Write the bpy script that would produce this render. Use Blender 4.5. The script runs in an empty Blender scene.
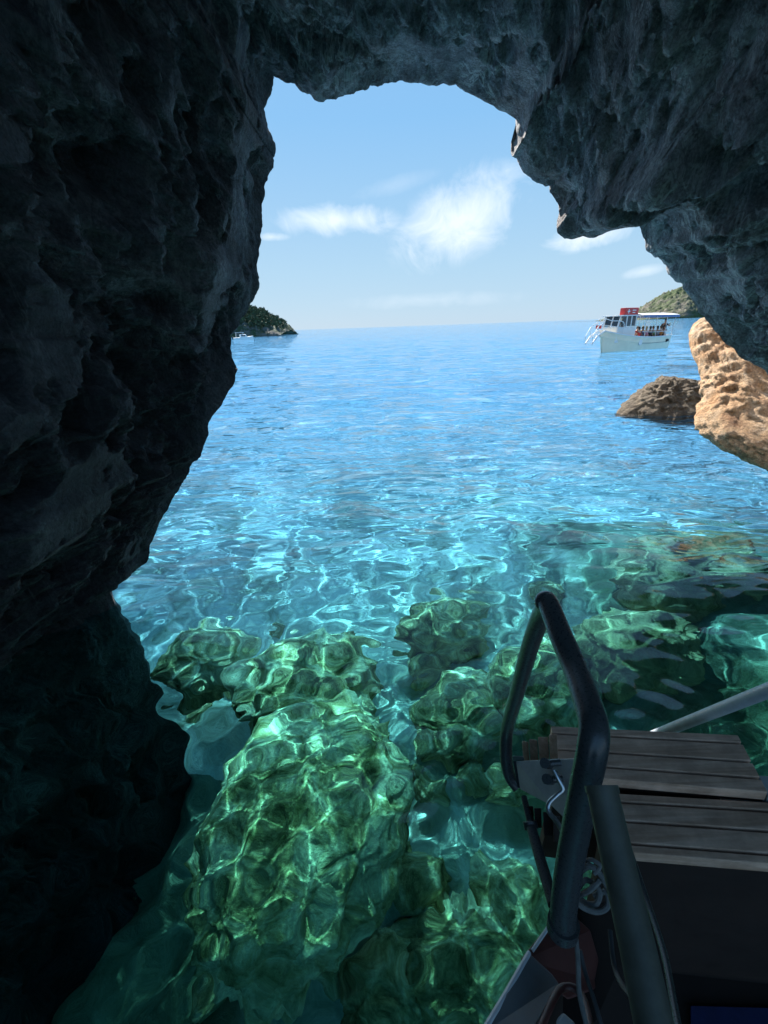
import bpy, bmesh, math, random
import numpy as np
from mathutils import Vector, Matrix, noise

random.seed(11)
R = math.radians
C = bpy.context.scene.collection
sc = bpy.context.scene

# ------------------------------------------------------------------ camera
CAM_H = 2.6
FPX = 460.0
PITCH = math.atan(185.3 / FPX)
ROLL = R(2.03)
W_ = Vector((1, 0, 0))
F_ = Vector((0, math.cos(PITCH), -math.sin(PITCH)))
U0 = Vector((0, math.sin(PITCH), math.cos(PITCH)))
R_ = math.cos(ROLL) * W_ - math.sin(ROLL) * U0
U_ = math.sin(ROLL) * W_ + math.cos(ROLL) * U0
CAM = Vector((0, 0, CAM_H))
cd = bpy.data.cameras.new('camera')
cam = bpy.data.objects.new('camera', cd)
C.objects.link(cam)
cd.sensor_fit = 'VERTICAL'
cd.sensor_height = 36.0
cd.lens = FPX / 1024 * 36.0
cd.clip_start = 0.02
cd.clip_end = 20000
cam.matrix_world = Matrix(((R_.x, U_.x, -F_.x, CAM.x), (R_.y, U_.y, -F_.y, CAM.y),
                           (R_.z, U_.z, -F_.z, CAM.z), (0, 0, 0, 1)))
sc.camera = cam


def ray(px, py):
    return F_ + R_ * ((px - 384) / FPX) + U_ * ((512 - py) / FPX)


def at(px, py, d):
    return CAM + ray(px, py) * d


def at_y(px, py, y):
    r = ray(px, py)
    return CAM + r * (y / r.y)


def at_z(px, py, z):
    r = ray(px, py)
    return CAM + r * ((z - CAM_H) / r.z)


def under(px, py, z):
    """the point at depth z seen through flat water"""
    p = at_z(px, py, 0)
    r = ray(px, py).normalized()
    h = Vector((r.x, r.y, 0)) / 1.333
    dz = -math.sqrt(1 - h.length_squared)
    return p + Vector((h.x, h.y, dz)) * (z / dz)


# ------------------------------------------------------------------ materials
def mat(name, base=(0.5, 0.5, 0.5), rough=0.6, metal=0.0, spec=0.5):
    m = bpy.data.materials.new(name)
    m.use_nodes = True
    b = m.node_tree.nodes['Principled BSDF']
    b.inputs['Base Color'].default_value = (*base, 1)
    b.inputs['Roughness'].default_value = rough
    b.inputs['Metallic'].default_value = metal
    b.inputs['Specular IOR Level'].default_value = spec
    return m


class NT:
    def __init__(self, m):
        self.t = m.node_tree
        self.n = self.t.nodes
        self.b = self.n.get('Principled BSDF')

    def add(self, typ, **kw):
        n = self.n.new(typ)
        for k, v in kw.items():
            setattr(n, k, v)
        return n

    def link(self, a, b):
        self.t.links.new(a, b)

    def noise(self, vec, scale, detail=6, rough=0.6, dist=0.0):
        n = self.add('ShaderNodeTexNoise')
        n.inputs['Scale'].default_value = scale
        n.inputs['Detail'].default_value = detail
        n.inputs['Roughness'].default_value = rough
        n.inputs['Distortion'].default_value = dist
        self.link(vec, n.inputs['Vector'])
        return n.outputs['Fac']

    def ramp(self, fac, stops):
        r = self.add('ShaderNodeValToRGB')
        el = r.color_ramp.elements
        while len(el) < len(stops):
            el.new(0.5)
        for e, (p, c) in zip(el, stops):
            e.position = p
            e.color = (*c, 1) if len(c) == 3 else c
        self.link(fac, r.inputs[0])
        return r.outputs[0]

    def mix(self, fac, a, b, mode='MIX'):
        m = self.add('ShaderNodeMix', data_type='RGBA', blend_type=mode)
        for s, v in ((m.inputs[0], fac), (m.inputs[6], a), (m.inputs[7], b)):
            if isinstance(v, (int, float)):
                s.default_value = v
            elif isinstance(v, tuple):
                s.default_value = (*v, 1)
            else:
                self.link(v, s)
        return m.outputs[2]

    def math(self, op, a, b=0.0, clamp=False):
        m = self.add('ShaderNodeMath', operation=op, use_clamp=clamp)
        for s, v in ((m.inputs[0], a), (m.inputs[1], b)):
            if isinstance(v, (int, float)):
                s.default_value = v
            else:
                self.link(v, s)
        return m.outputs[0]

    def bump(self, h, strength=0.5, dist=0.02):
        b = self.add('ShaderNodeBump')
        b.inputs['Strength'].default_value = strength
        b.inputs['Distance'].default_value = dist
        self.link(h, b.inputs['Height'])
        return b.outputs[0]

    def obj(self):
        return self.add('ShaderNodeTexCoord').outputs['Object']

    def pos(self):
        return self.add('ShaderNodeNewGeometry').outputs['Position']


def rock_mat(name, dark, mid, light, stain, scale=1.0, stain_amt=0.5, bump=0.6, rough=0.85):
    m = mat(name, mid, rough)
    t = NT(m)
    p = t.obj()
    c = t.ramp(t.noise(p, 1.1 * scale, 8, 0.65), [(0.3, dark), (0.5, mid), (0.7, light)])
    s = t.ramp(t.noise(p, 0.45 * scale, 5, 0.6, 1.0), [(0.52, (0, 0, 0)), (0.68, (1, 1, 1))])
    sm = t.math('MULTIPLY', s, stain_amt)
    c = t.mix(sm, c, stain)
    f = t.ramp(t.noise(p, 9 * scale, 6, 0.7), [(0.3, (0.45, 0.45, 0.45)), (0.65, (1.25, 1.25, 1.25))])
    c = t.mix(0.85, c, f, 'MULTIPLY')
    f = t.ramp(t.noise(p, 34 * scale, 4, 0.7), [(0.35, (0.5, 0.5, 0.5)), (0.65, (1.3, 1.3, 1.3))])
    c = t.mix(0.8, c, f, 'MULTIPLY')
    t.link(c, t.b.inputs['Base Color'])
    h = t.math('ADD', t.noise(p, 5 * scale, 10, 0.65), t.math('MULTIPLY', t.noise(p, 26 * scale, 6, 0.7), 0.35))
    t.link(t.bump(h, bump, 0.16 / scale), t.b.inputs['Normal'])
    return m


M = {}
M['cave'] = rock_mat('cave_rock', (0.12, 0.115, 0.125), (0.29, 0.28, 0.30), (0.58, 0.56, 0.57), (0.29, 0.21, 0.16), 1.3, 0.45, 1.0)
t = NT(M['cave'])
# pale flowstone veins and dark cracks
mp = t.add('ShaderNodeMapping')
mp.inputs['Scale'].default_value = (2.6, 2.6, 0.9)
t.link(t.obj(), mp.inputs['Vector'])
vn = t.math('ABSOLUTE', t.math('SUBTRACT', t.noise(mp.outputs[0], 1.0, 6, 0.66, 0.8), 0.5))
vein = t.ramp(vn, [(0.0, (1, 1, 1)), (0.035, (0, 0, 0))])
patch = t.ramp(t.noise(t.obj(), 0.9, 3), [(0.45, (0, 0, 0)), (0.62, (1, 1, 1))])
crk = t.math('ABSOLUTE', t.math('SUBTRACT', t.noise(t.obj(), 3.1, 5, 0.6, 0.5), 0.5))
crack = t.ramp(crk, [(0.0, (0.62, 0.62, 0.62)), (0.025, (1, 1, 1))])
old = t.b.inputs['Base Color'].links[0].from_socket
c2 = t.mix(t.math('MULTIPLY', vein, t.math('MULTIPLY', patch, 0.8)), old, (0.72, 0.70, 0.68))
t.link(t.mix(1.0, c2, crack, 'MULTIPLY'), t.b.inputs['Base Color'])
# the left wall is darkened in its colour to paint its deep shade
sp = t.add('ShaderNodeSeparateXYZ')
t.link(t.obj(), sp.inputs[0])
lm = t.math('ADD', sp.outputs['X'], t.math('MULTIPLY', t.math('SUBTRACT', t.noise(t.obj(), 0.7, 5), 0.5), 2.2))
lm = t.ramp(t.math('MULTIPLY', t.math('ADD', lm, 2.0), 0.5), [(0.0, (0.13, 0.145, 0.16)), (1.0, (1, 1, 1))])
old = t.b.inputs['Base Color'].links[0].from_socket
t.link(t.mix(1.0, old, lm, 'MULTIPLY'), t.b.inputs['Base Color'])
M['orange'] = rock_mat('orange_limestone', (0.40, 0.20, 0.09), (0.66, 0.41, 0.215), (0.72, 0.56, 0.39), (0.60, 0.27, 0.09), 2.2, 0.7, 1.0)
M['brown'] = rock_mat('brown_rock', (0.06, 0.04, 0.02), (0.15, 0.105, 0.06), (0.27, 0.20, 0.12), (0.08, 0.06, 0.03), 2.2, 0.5, 1.0)


def seabed_mat(name, algae, brown, pale, scale, sh=0.0):
    m = mat(name, pale, 0.9, 0, 0.1)
    t = NT(m)
    p = t.obj()
    c = t.ramp(t.noise(p, 1.3 * scale, 7, 0.68, 0.6), [(0.28 + sh, algae), (0.40 + sh, brown), (0.53 + sh, pale)])
    f = t.ramp(t.noise(p, 7 * scale, 6, 0.7, 0.4), [(0.32, (0.45, 0.52, 0.42)), (0.60, (1.2, 1.2, 1.15))])
    c = t.mix(0.85, c, f, 'MULTIPLY')
    t.link(c, t.b.inputs['Base Color'])
    t.link(t.bump(t.noise(p, 9 * scale, 8, 0.7), 0.7, 0.06), t.b.inputs['Normal'])
    return m


def shade_zone(m, expr):
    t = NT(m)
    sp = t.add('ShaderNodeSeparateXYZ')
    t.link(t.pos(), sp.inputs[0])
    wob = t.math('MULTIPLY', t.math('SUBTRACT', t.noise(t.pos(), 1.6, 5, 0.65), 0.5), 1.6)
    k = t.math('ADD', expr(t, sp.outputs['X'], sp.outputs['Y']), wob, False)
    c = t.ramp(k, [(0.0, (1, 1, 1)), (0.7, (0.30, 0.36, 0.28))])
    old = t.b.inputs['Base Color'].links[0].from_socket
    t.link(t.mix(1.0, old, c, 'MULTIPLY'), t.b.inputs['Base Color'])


M['seabed'] = seabed_mat('seabed_sand', (0.14, 0.18, 0.12), (0.48, 0.48, 0.40), (0.78, 0.78, 0.74), 0.45)
M['subrock'] = seabed_mat('submerged_rock', (0.12, 0.12, 0.05), (0.50, 0.42, 0.23), (0.85, 0.76, 0.56), 1.9, 0.07)

# shade painted into the bed colour along the left wall and right-hand shelf
shade_zone(M['seabed'], lambda t, x, y: t.math('MAXIMUM',
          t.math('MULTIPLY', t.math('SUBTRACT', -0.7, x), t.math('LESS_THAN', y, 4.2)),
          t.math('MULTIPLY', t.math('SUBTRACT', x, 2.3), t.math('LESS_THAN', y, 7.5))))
M['subrock_dark'] = seabed_mat('shaded_ledge_rock', (0.10, 0.10, 0.05), (0.26, 0.21, 0.11), (0.45, 0.37, 0.22), 1.5)  # darker copy of the submerged rock, right-hand shade painted into its colour

# ------------------------------------------------------------------ object helpers
def link(name, me, m=None, parent=None, smooth=True):
    o = bpy.data.objects.new(name, me)
    C.objects.link(o)
    if m is not None:
        for mm in (m if isinstance(m, (list, tuple)) else [m]):
            me.materials.append(mm)
    if smooth and len(me.polygons):
        me.polygons.foreach_set('use_smooth', [True] * len(me.polygons))
    if parent is not None:
        o.parent = parent
    return o


def tag(o, label=None, cat=None, group=None, kind=None):
    for k, v in (('label', label), ('category', cat), ('group', group), ('kind', kind)):
        if v:
            o[k] = v
    return o


def empty(name, loc=(0, 0, 0), rz=0.0):
    o = bpy.data.objects.new(name, None)
    o.empty_display_size = 0.2
    o.location = loc
    o.rotation_euler = (0, 0, rz)
    C.objects.link(o)
    return o


def mesh(name, v, f):
    me = bpy.data.meshes.new(name)
    me.from_pydata([tuple(p) for p in v], [], f)
    me.update()
    return me


def np_mesh(name, co, quads):
    me = bpy.data.meshes.new(name)
    n, q = len(co), len(quads)
    me.vertices.add(n)
    me.vertices.foreach_set('co', np.asarray(co, dtype=np.float32).ravel())
    me.loops.add(q * 4)
    me.loops.foreach_set('vertex_index', np.asarray(quads, dtype=np.int32).ravel())
    me.polygons.add(q)
    me.polygons.foreach_set('loop_start', np.arange(0, q * 4, 4, dtype=np.int32))
    me.polygons.foreach_set('use_smooth', np.ones(q, dtype=bool))
    me.update(calc_edges=True)
    me.validate()
    return me


def grid_quads(nr, nc, wrap=False):
    i = np.arange(nr - 1)[:, None]
    j = np.arange(nc if wrap else nc - 1)[None, :]
    j2 = (j + 1) % nc
    a = i * nc + j
    b = i * nc + j2
    c = (i + 1) * nc + j2
    d = (i + 1) * nc + j
    return np.stack([a, b, c, d], -1).reshape(-1, 4)


class MB:
    """collects simple solids that become ONE mesh"""
    def __init__(self):
        self.v, self.f = [], []

    def addv(self, vs, fs):
        o = len(self.v)
        self.v += [Vector(p) for p in vs]
        self.f += [tuple(i + o for i in f) for f in fs]
        return self

    def box(self, c, s, rot=None):
        x, y, z = s[0] / 2, s[1] / 2, s[2] / 2
        vs = [Vector(p) for p in ((-x, -y, -z), (x, -y, -z), (x, y, -z), (-x, y, -z), (-x, -y, z), (x, -y, z), (x, y, z), (-x, y, z))]
        if rot is not None:
            vs = [rot @ p for p in vs]
        c = Vector(c)
        return self.addv([p + c for p in vs], [(3, 2, 1, 0), (4, 5, 6, 7), (0, 1, 5, 4), (1, 2, 6, 5), (2, 3, 7, 6), (3, 0, 4, 7)])

    def prism(self, pts, ext):
        """polygon pts extruded by vector ext"""
        pts = [Vector(p) for p in pts]
        n = len(pts)
        ext = Vector(ext)
        nrm = Vector((0, 0, 0))
        for i in range(n):
            nrm += (pts[i] - pts[0]).cross(pts[(i + 1) % n] - pts[0])
        if nrm.dot(ext) > 0:
            pts = pts[::-1]
        vs = pts + [p + ext for p in pts]
        fs = [tuple(range(n)), tuple(range(2 * n - 1, n - 1, -1))]
        fs += [(i, i + n, (i + 1) % n + n, (i + 1) % n) for i in range(n)]
        return self.addv(vs, fs)

    def tube(self, pts, rad, seg=12, smooth=0):
        pts = [Vector(p) for p in pts]
        rr = list(rad) if isinstance(rad, (list, tuple)) else [rad] * len(pts)
        if smooth:
            P, Q = [], []
            n = len(pts)
            for i in range(n - 1):
                p0, p1, p2, p3 = pts[max(i - 1, 0)], pts[i], pts[i + 1], pts[min(i + 2, n - 1)]
                for k in range(smooth):
                    t = k / smooth
                    P.append(0.5 * ((2 * p1) + (p2 - p0) * t + (2 * p0 - 5 * p1 + 4 * p2 - p3) * t * t + (3 * p1 - p0 - 3 * p2 + p3) * t ** 3))
                    Q.append(rr[i] * (1 - t) + rr[i + 1] * t)
            P.append(pts[-1]); Q.append(rr[-1])
            pts, rr = P, Q
        n = len(pts)
        T = [(pts[min(i + 1, n - 1)] - pts[max(i - 1, 0)]).normalized() for i in range(n)]
        u = T[0].orthogonal().normalized()
        vs, fs = [], []
        for i in range(n):
            u = (u - T[i] * u.dot(T[i])).normalized()
            w = T[i].cross(u)
            for k in range(seg):
                a = 2 * math.pi * k / seg
                vs.append(pts[i] + (u * math.cos(a) + w * math.sin(a)) * rr[i])
        for i in range(n - 1):
            for k in range(seg):
                k2 = (k + 1) % seg
                fs.append((i * seg + k, i * seg + k2, (i + 1) * seg + k2, (i + 1) * seg + k))
        fs.append(tuple(range(seg - 1, -1, -1)))
        fs.append(tuple(range((n - 1) * seg, n * seg)))
        return self.addv(vs, fs)

    def ball(self, c, r, seg=12, rings=8):
        c = Vector(c)
        r = Vector(r) if not isinstance(r, (int, float)) else Vector((r, r, r))
        vs, fs = [c + Vector((0, 0, r.z))], []
        for i in range(1, rings):
            a = math.pi * i / rings
            for k in range(seg):
                b = 2 * math.pi * k / seg
                vs.append(c + Vector((r.x * math.sin(a) * math.cos(b), r.y * math.sin(a) * math.sin(b), r.z * math.cos(a))))
        vs.append(c - Vector((0, 0, r.z)))
        L = len(vs) - 1
        for k in range(seg):
            k2 = (k + 1) % seg
            fs.append((0, 1 + k, 1 + k2))
            for i in range(rings - 2):
                fs.append((1 + i * seg + k, 1 + (i + 1) * seg + k, 1 + (i + 1) * seg + k2, 1 + i * seg + k2))
            fs.append((L, 1 + (rings - 2) * seg + k2, 1 + (rings - 2) * seg + k))
        return self.addv(vs, fs)

    def build(self, name, m, parent=None, smooth=False, bevel=0.0, inv=None):
        v = self.v
        if inv is not None:
            v = [inv @ p for p in v]
        o = link(name, mesh(name, v, self.f), m, parent, smooth)
        if smooth:
            md = o.modifiers.new('edges', 'EDGE_SPLIT')
            md.split_angle = R(40)
        if bevel:
            b = o.modifiers.new('bevel', 'BEVEL')
            b.width = bevel
            b.segments = 2
            b.limit_method = 'ANGLE'
        return o


def fbm(p, oct=5):
    return noise.fractal(p, 1.0, 2.0, oct, noise_basis='PERLIN_ORIGINAL')


def boulder(name, m, loc, size, sub=5, seed=0, rot=(0, 0, 0), rough=0.28, detail=0.09, plan=None, flat=0.0):
    """an irregular rock: an icosphere pushed in and out by fractal and cell noise"""
    bm = bmesh.new()
    bmesh.ops.create_icosphere(bm, subdivisions=sub, radius=1)
    off = Vector((seed * 7.31, seed * 3.17, seed * 5.77))
    eul = Matrix.Rotation(rot[2], 3, 'Z') @ Matrix.Rotation(rot[1], 3, 'Y') @ Matrix.Rotation(rot[0], 3, 'X')
    s = Vector(size)
    for v in bm.verts:
        d = v.co.normalized()
        cell = noise.voronoi(d * 1.7 + off)[0]
        k = 1 + rough * fbm(d * 1.1 + off, 4) - rough * 0.9 * (cell[1] - cell[0] - 0.25) * -1
        fine = noise.ridged_multi_fractal(d * 2.6 + off, 1.0, 2.1, 5, 1.0, 2.0) - 1.0
        k += detail * fine + detail * 0.5 * fbm(d * 9 + off, 3)
        if plan:
            k *= plan(d)
        q = d * k
        q = Vector((q.x * s.x, q.y * s.y, q.z * s.z))
        v.co = eul @ q
    me = bpy.data.meshes.new(name)
    bm.to_mesh(me)
    bm.free()
    o = link(name, me, m)
    o.location = loc
    return o


# ------------------------------------------------------------------ sky, sun, clouds
SUN_AZ = R(-11)      # left of the view direction (+Y)
SUN_EL = R(37)
S_ = Vector((math.sin(SUN_AZ) * math.cos(SUN_EL), math.cos(SUN_AZ) * math.cos(SUN_EL), math.sin(SUN_EL)))
w = bpy.data.worlds.new('World')
sc.world = w
w.use_nodes = True
t = NT(w)
bg = t.n['Background']
sky = t.add('ShaderNodeTexSky', sky_type='NISHITA')
sky.sun_disc = False
sky.sun_elevation = SUN_EL
sky.sun_rotation = SUN_AZ
sky.air_density = 1.0
sky.dust_density = 0.3
sky.ozone_density = 1.5
dirv = t.add('ShaderNodeTexCoord').outputs['Generated']
cloud_sum = None
for (px, py, wx, wy, amt, sl) in ((340, 220, 82, 19, 0.66, 0.0), (464, 218, 96, 46, 0.68, 0.35), (590, 235, 60, 17, 0.7, 0.1),
                                  (645, 271, 26, 7, 0.35, 0.15), (272, 237, 22, 5, 0.45, 0.0), (430, 300, 120, 10, 0.16, 0.0), (395, 185, 60, 10, 0.12, 0.2)):
    d = ray(px, py)
    k = d.length
    d = d.normalized()
    rt = d.cross(Vector((0, 0, 1))).normalized()
    up = rt.cross(d)
    rt2 = rt * math.cos(sl) + up * math.sin(sl)
    up2 = up * math.cos(sl) - rt * math.sin(sl)

    def dot(v, s):
        n = t.add('ShaderNodeVectorMath', operation='DOT_PRODUCT')
        t.link(dirv, n.inputs[0])
        n.inputs[1].default_value = v
        return t.math('MULTIPLY', n.outputs['Value'], s)
    u = dot(rt2, FPX * k / wx)
    v = dot(up2, FPX * k / wy)
    front = dot(d, 1.0)
    r2 = t.math('ADD', t.math('MULTIPLY', u, u), t.math('MULTIPLY', v, v))
    fall = t.math('SUBTRACT', 1.0, t.math('SQRT', r2), True)
    fall = t.math('MULTIPLY', fall, t.math('GREATER_THAN', front, 0.0))
    n1 = t.noise(dirv, 13, 9, 0.62, 0.9)
    e = t.math('ADD', t.math('MULTIPLY', fall, 1.25), t.math('MULTIPLY', t.math('SUBTRACT', n1, 0.62), 1.9))
    e = t.math('MULTIPLY', t.math('MULTIPLY', e, t.math('MULTIPLY', fall, 3.0, True), True), amt)
    cloud_sum = e if cloud_sum is None else t.math('MAXIMUM', cloud_sum, e)
sepz = t.add('ShaderNodeSeparateXYZ')
t.link(dirv, sepz.inputs[0])
air = t.ramp(sepz.outputs['Z'], [(0.0, (0.41, 0.56, 0.70)), (0.10, (0.35, 0.54, 0.71)), (0.32, (0.205, 0.445, 0.73)), (1.0, (0.10, 0.28, 0.62))])
air = t.mix(1.0, air, (8.0, 8.0, 8.0), 'MULTIPLY')
skyc = t.mix(0.95, sky.outputs[0], air)
col = t.mix(cloud_sum, skyc, (7.6, 8.0, 8.4))
t.link(col, bg.inputs['Color'])
bg.inputs['Strength'].default_value = 0.059

sl = bpy.data.lights.new('sun', 'SUN')
sl.energy = 5.0
sl.angle = R(0.5)
sl.color = (1.0, 0.95, 0.87)
so = bpy.data.objects.new('sun', sl)
so.rotation_euler = (-S_).to_track_quat('-Z', 'Y').to_euler()
so.location = S_ * 60
C.objects.link(so)
sl.cycles.is_caustics_light = True
sl.cycles.use_multiple_importance_sampling = False

# ------------------------------------------------------------------ the sea
rng = np.random.default_rng(5)


def polar(nr, nc, r0, r1):
    r = r0 * (r1 / r0) ** (np.arange(nr) / (nr - 1))
    a = np.arange(nc) / nc * 2 * np.pi
    return r[:, None] * np.sin(a)[None, :], r[:, None] * np.cos(a)[None, :], r[:, None] * np.ones_like(a)[None, :]


NR, NC = 1200, 900
X, Y, RR = polar(NR, NC, 0.25, 6000.0)
cell = np.maximum(RR * 2 * np.pi / NC, RR * math.log(6000 / 0.25) / NR)
Z = np.zeros_like(X)
for i in range(110):
    lam = 0.30 * (6.0 / 0.30) ** (rng.random() ** 1.35)
    th = rng.normal(R(205), R(45))
    k = 2 * np.pi / lam
    amp = 0.0043 * lam ** 0.9 * rng.uniform(0.5, 1.3)
    fade = np.clip((lam / cell - 3.0) / 3.0, 0, 1)
    calm = np.clip(0.38 + (RR - 4.0) / 40.0, 0.38, 0.62)
    Z += amp * fade * calm * np.sin(k * (X * np.sin(th) + Y * np.cos(th)) + rng.random() * 6.283)
for i in range(60):                 # capillary ripples that throw the net of light on the seabed
    lam = 0.12 * (0.28 / 0.12) ** rng.random()
    th = rng.random() * 6.283
    k = 2 * np.pi / lam
    fade = np.clip((lam / cell - 3.0) / 3.0, 0, 1)
    Z += 0.0078 * lam ** 2 * rng.uniform(0.5, 1.2) * fade * np.sin(k * (X * np.sin(th) + Y * np.cos(th)) + rng.random() * 6.283)
co = np.stack([X, Y, Z], -1).reshape(-1, 3)
q = grid_quads(NR, NC, True)
sea_me = np_mesh('sea', co, q)
m = bpy.data.materials.new('sea_water')
m.use_nodes = True
t = NT(m)
gl = t.b
gl.inputs['Roughness'].default_value = 0.0
gl.inputs['IOR'].default_value = 1.333
gl.inputs['Transmission Weight'].default_value = 1.0
gl.inputs['Specular IOR Level'].default_value = 0.9
geo = t.pos()
mp = t.add('ShaderNodeMapping')
mp.inputs['Rotation'].default_value = (0, 0, R(-20))
mp.inputs['Scale'].default_value = (0.55, 1.3, 1)
t.link(geo, mp.inputs['Vector'])
ln = t.add('ShaderNodeVectorMath', operation='LENGTH')
t.link(geo, ln.inputs[0])
far = t.add('ShaderNodeMapRange')
far.inputs['From Min'].default_value = 3.8
far.inputs['From Max'].default_value = 14
far.inputs['To Min'].default_value = 0.0
t.link(ln.outputs['Value'], far.inputs['Value'])
deep = t.add('ShaderNodeMapRange')
deep.inputs['From Min'].default_value = 3.0
deep.inputs['From Max'].default_value = 20.0
t.link(ln.outputs['Value'], deep.inputs['Value'])
t.link(t.ramp(deep.outputs[0], [(0.0, (0.16, 0.92, 0.82)), (0.14, (0.15, 0.70, 0.98)), (0.42, (0.14, 0.50, 0.92)), (1.0, (0.14, 0.44, 0.95))]), gl.inputs['Base Color'])
h = t.math('ADD', t.noise(mp.outputs[0], 1.9, 2, 0.45, 0.6), t.math('MULTIPLY', t.noise(mp.outputs[0], 0.55, 2, 0.45, 0.4), 1.8))
b = t.add('ShaderNodeBump')
b.inputs['Distance'].default_value = 0.36
t.link(far.outputs[0], b.inputs['Strength'])
t.link(h, b.inputs['Height'])
t.link(b.outputs[0], gl.inputs['Normal'])
sea = link('sea', sea_me, m)
tag(sea, 'clear turquoise sea rippling in the cave mouth and out to the horizon', 'sea', None, 'structure')
sea.cycles.is_caustics_caster = True

# ------------------------------------------------------------------ the seabed
NR2, NC2 = 420, 420
X, Y, RR = polar(NR2, NC2, 0.3, 9000.0)


def smooth(a, b, x):
    t = np.clip((x - a) / (b - a), 0, 1)
    return t * t * (3 - 2 * t)


base = -3.0 - 5.0 * smooth(5, 24, RR) - 0.6 * smooth(24, 90, RR)
shelf = smooth(1.6, 5.2, X + 0.2 * Y) * (1 - smooth(7.5, 13, RR))
base = base + 1.6 * shelf
base = base - 1.0 * smooth(-0.6, -2.6, X) * (1 - smooth(6, 9, Y))
Zs = base.copy()
flat = np.stack([X, Y], -1).reshape(-1, 2)
dz = np.zeros(len(flat))
for i, (x, y) in enumerate(flat):
    r = math.hypot(x, y)
    if r < 60:
        p = Vector((x, y, 0))
        dz[i] = 0.45 * fbm(p * 0.35, 4) + (0.16 * (noise.ridged_multi_fractal(p * 0.8, 1.0, 2.0, 5, 1.0, 2.0) - 1.0) if r < 30 else 0)
Zs += dz.reshape(Zs.shape)
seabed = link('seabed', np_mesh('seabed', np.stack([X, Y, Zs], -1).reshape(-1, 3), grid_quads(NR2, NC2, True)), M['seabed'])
tag(seabed, 'pale sandy seabed with green weed under the clear water', 'seabed', None, 'structure')
seabed.cycles.is_caustics_receiver = True
SEABED = (X, Y, Zs)


def bed_z(x, y):
    i = int(np.clip(round(math.log(max(math.hypot(x, y), 0.3) / 0.3) / math.log(9000 / 0.3) * (NR2 - 1)), 0, NR2 - 1))
    j = int(round((math.atan2(x, y) % (2 * math.pi)) / (2 * math.pi) * NC2)) % NC2
    return float(Zs[i, j])


# ------------------------------------------------------------------ the cave
OUT = [  # pixel x, pixel y, distance y of the rock lip
    (110, 593, 4.1), (124, 563, 4.15), (140, 566, 4.15), (148, 562, 4.2), (151, 545, 4.3), (163, 515, 4.4), (183, 482, 4.6), (204, 446, 4.8),
    (214, 420, 5.0), (228, 392, 5.3), (238, 370, 5.5), (233, 352, 5.6), (227, 338, 5.7), (238, 325, 5.9), (250, 306, 6.0),
    (258, 291, 6.1), (260, 276, 6.1), (256, 264, 6.2), (262, 240, 6.3), (263, 212, 6.4), (265, 186, 6.5), (275, 160, 6.6),
    (275, 146, 6.6), (268, 126, 6.7), (265, 110, 6.7), (272, 95, 6.8), (277, 74, 6.8), (298, 87, 6.9), (321, 103, 6.9),
    (345, 96, 7.0), (370, 89, 7.0), (400, 80, 7.1), (430, 86, 7.1), (455, 84, 7.1), (470, 96, 7.1), (495, 105, 7.1),
    (515, 120, 7.0), (520, 145, 7.0), (514, 156, 7.0), (531, 181, 7.0), (550, 190, 7.0), (558, 205, 7.0), (560, 233, 6.9),
    (566, 240, 6.9), (600, 235, 6.9), (625, 220, 6.9), (640, 226, 6.9), (650, 250, 6.8), (665, 265, 6.8), (680, 282, 6.7),
    (690, 300, 6.6), (706, 320, 6.5), (726, 342, 6.4), (750, 362, 6.3), (775, 384, 6.3), (810, 425, 6.4), (850, 470, 6.5)]
pts = []
for k in range(len(OUT) - 1):
    a, b = OUT[k], OUT[k + 1]
    n = max(2, int(math.hypot(a[0] - b[0], a[1] - b[1]) / 1.7))
    for i in range(n):
        u = i / n
        pts.append((a[0] + (b[0] - a[0]) * u, a[1] + (b[1] - a[1]) * u, a[2] + (b[2] - a[2]) * u))
pts.append(OUT[-1])
lip = []
for i, (px, py, y) in enumerate(pts):
    md = 0.35 + 1.3 * max(0.0, noise.noise(Vector((px * 0.016, py * 0.016, 55))) + 0.35)
    n1 = fbm(Vector((px * 0.045, py * 0.045, 3)), 2) * 4.0 + md * 2.4 * fbm(Vector((px * 0.13, py * 0.13, 8)), 3)
    n2 = fbm(Vector((px * 0.045, py * 0.045, 23)), 2) * 4.0 + md * 2.4 * fbm(Vector((px * 0.13, py * 0.13, 18)), 3)
    lip.append(at_y(px + n1, py + n2, y))
first, last = lip[0].copy(), lip[-1].copy()
NB = 50
left_under = [first + Vector((0.25 * math.sin(math.pi * (1 - k / NB)), 0.0, -(first.z + 6.5) * (1 - k / NB))) for k in range(NB)]
right_under = [last + Vector((0.2 * (k + 1) / NB, 0.1, -(last.z + 6.5) * (k + 1) / NB)) for k in range(NB)]
lip = left_under + lip + right_under
NL = len(lip)
O = Vector((1.4, 6.5, 1.6))
sin_, sout = 190, 30
verts = np.zeros((sin_ + sout, NL, 3))
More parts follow.
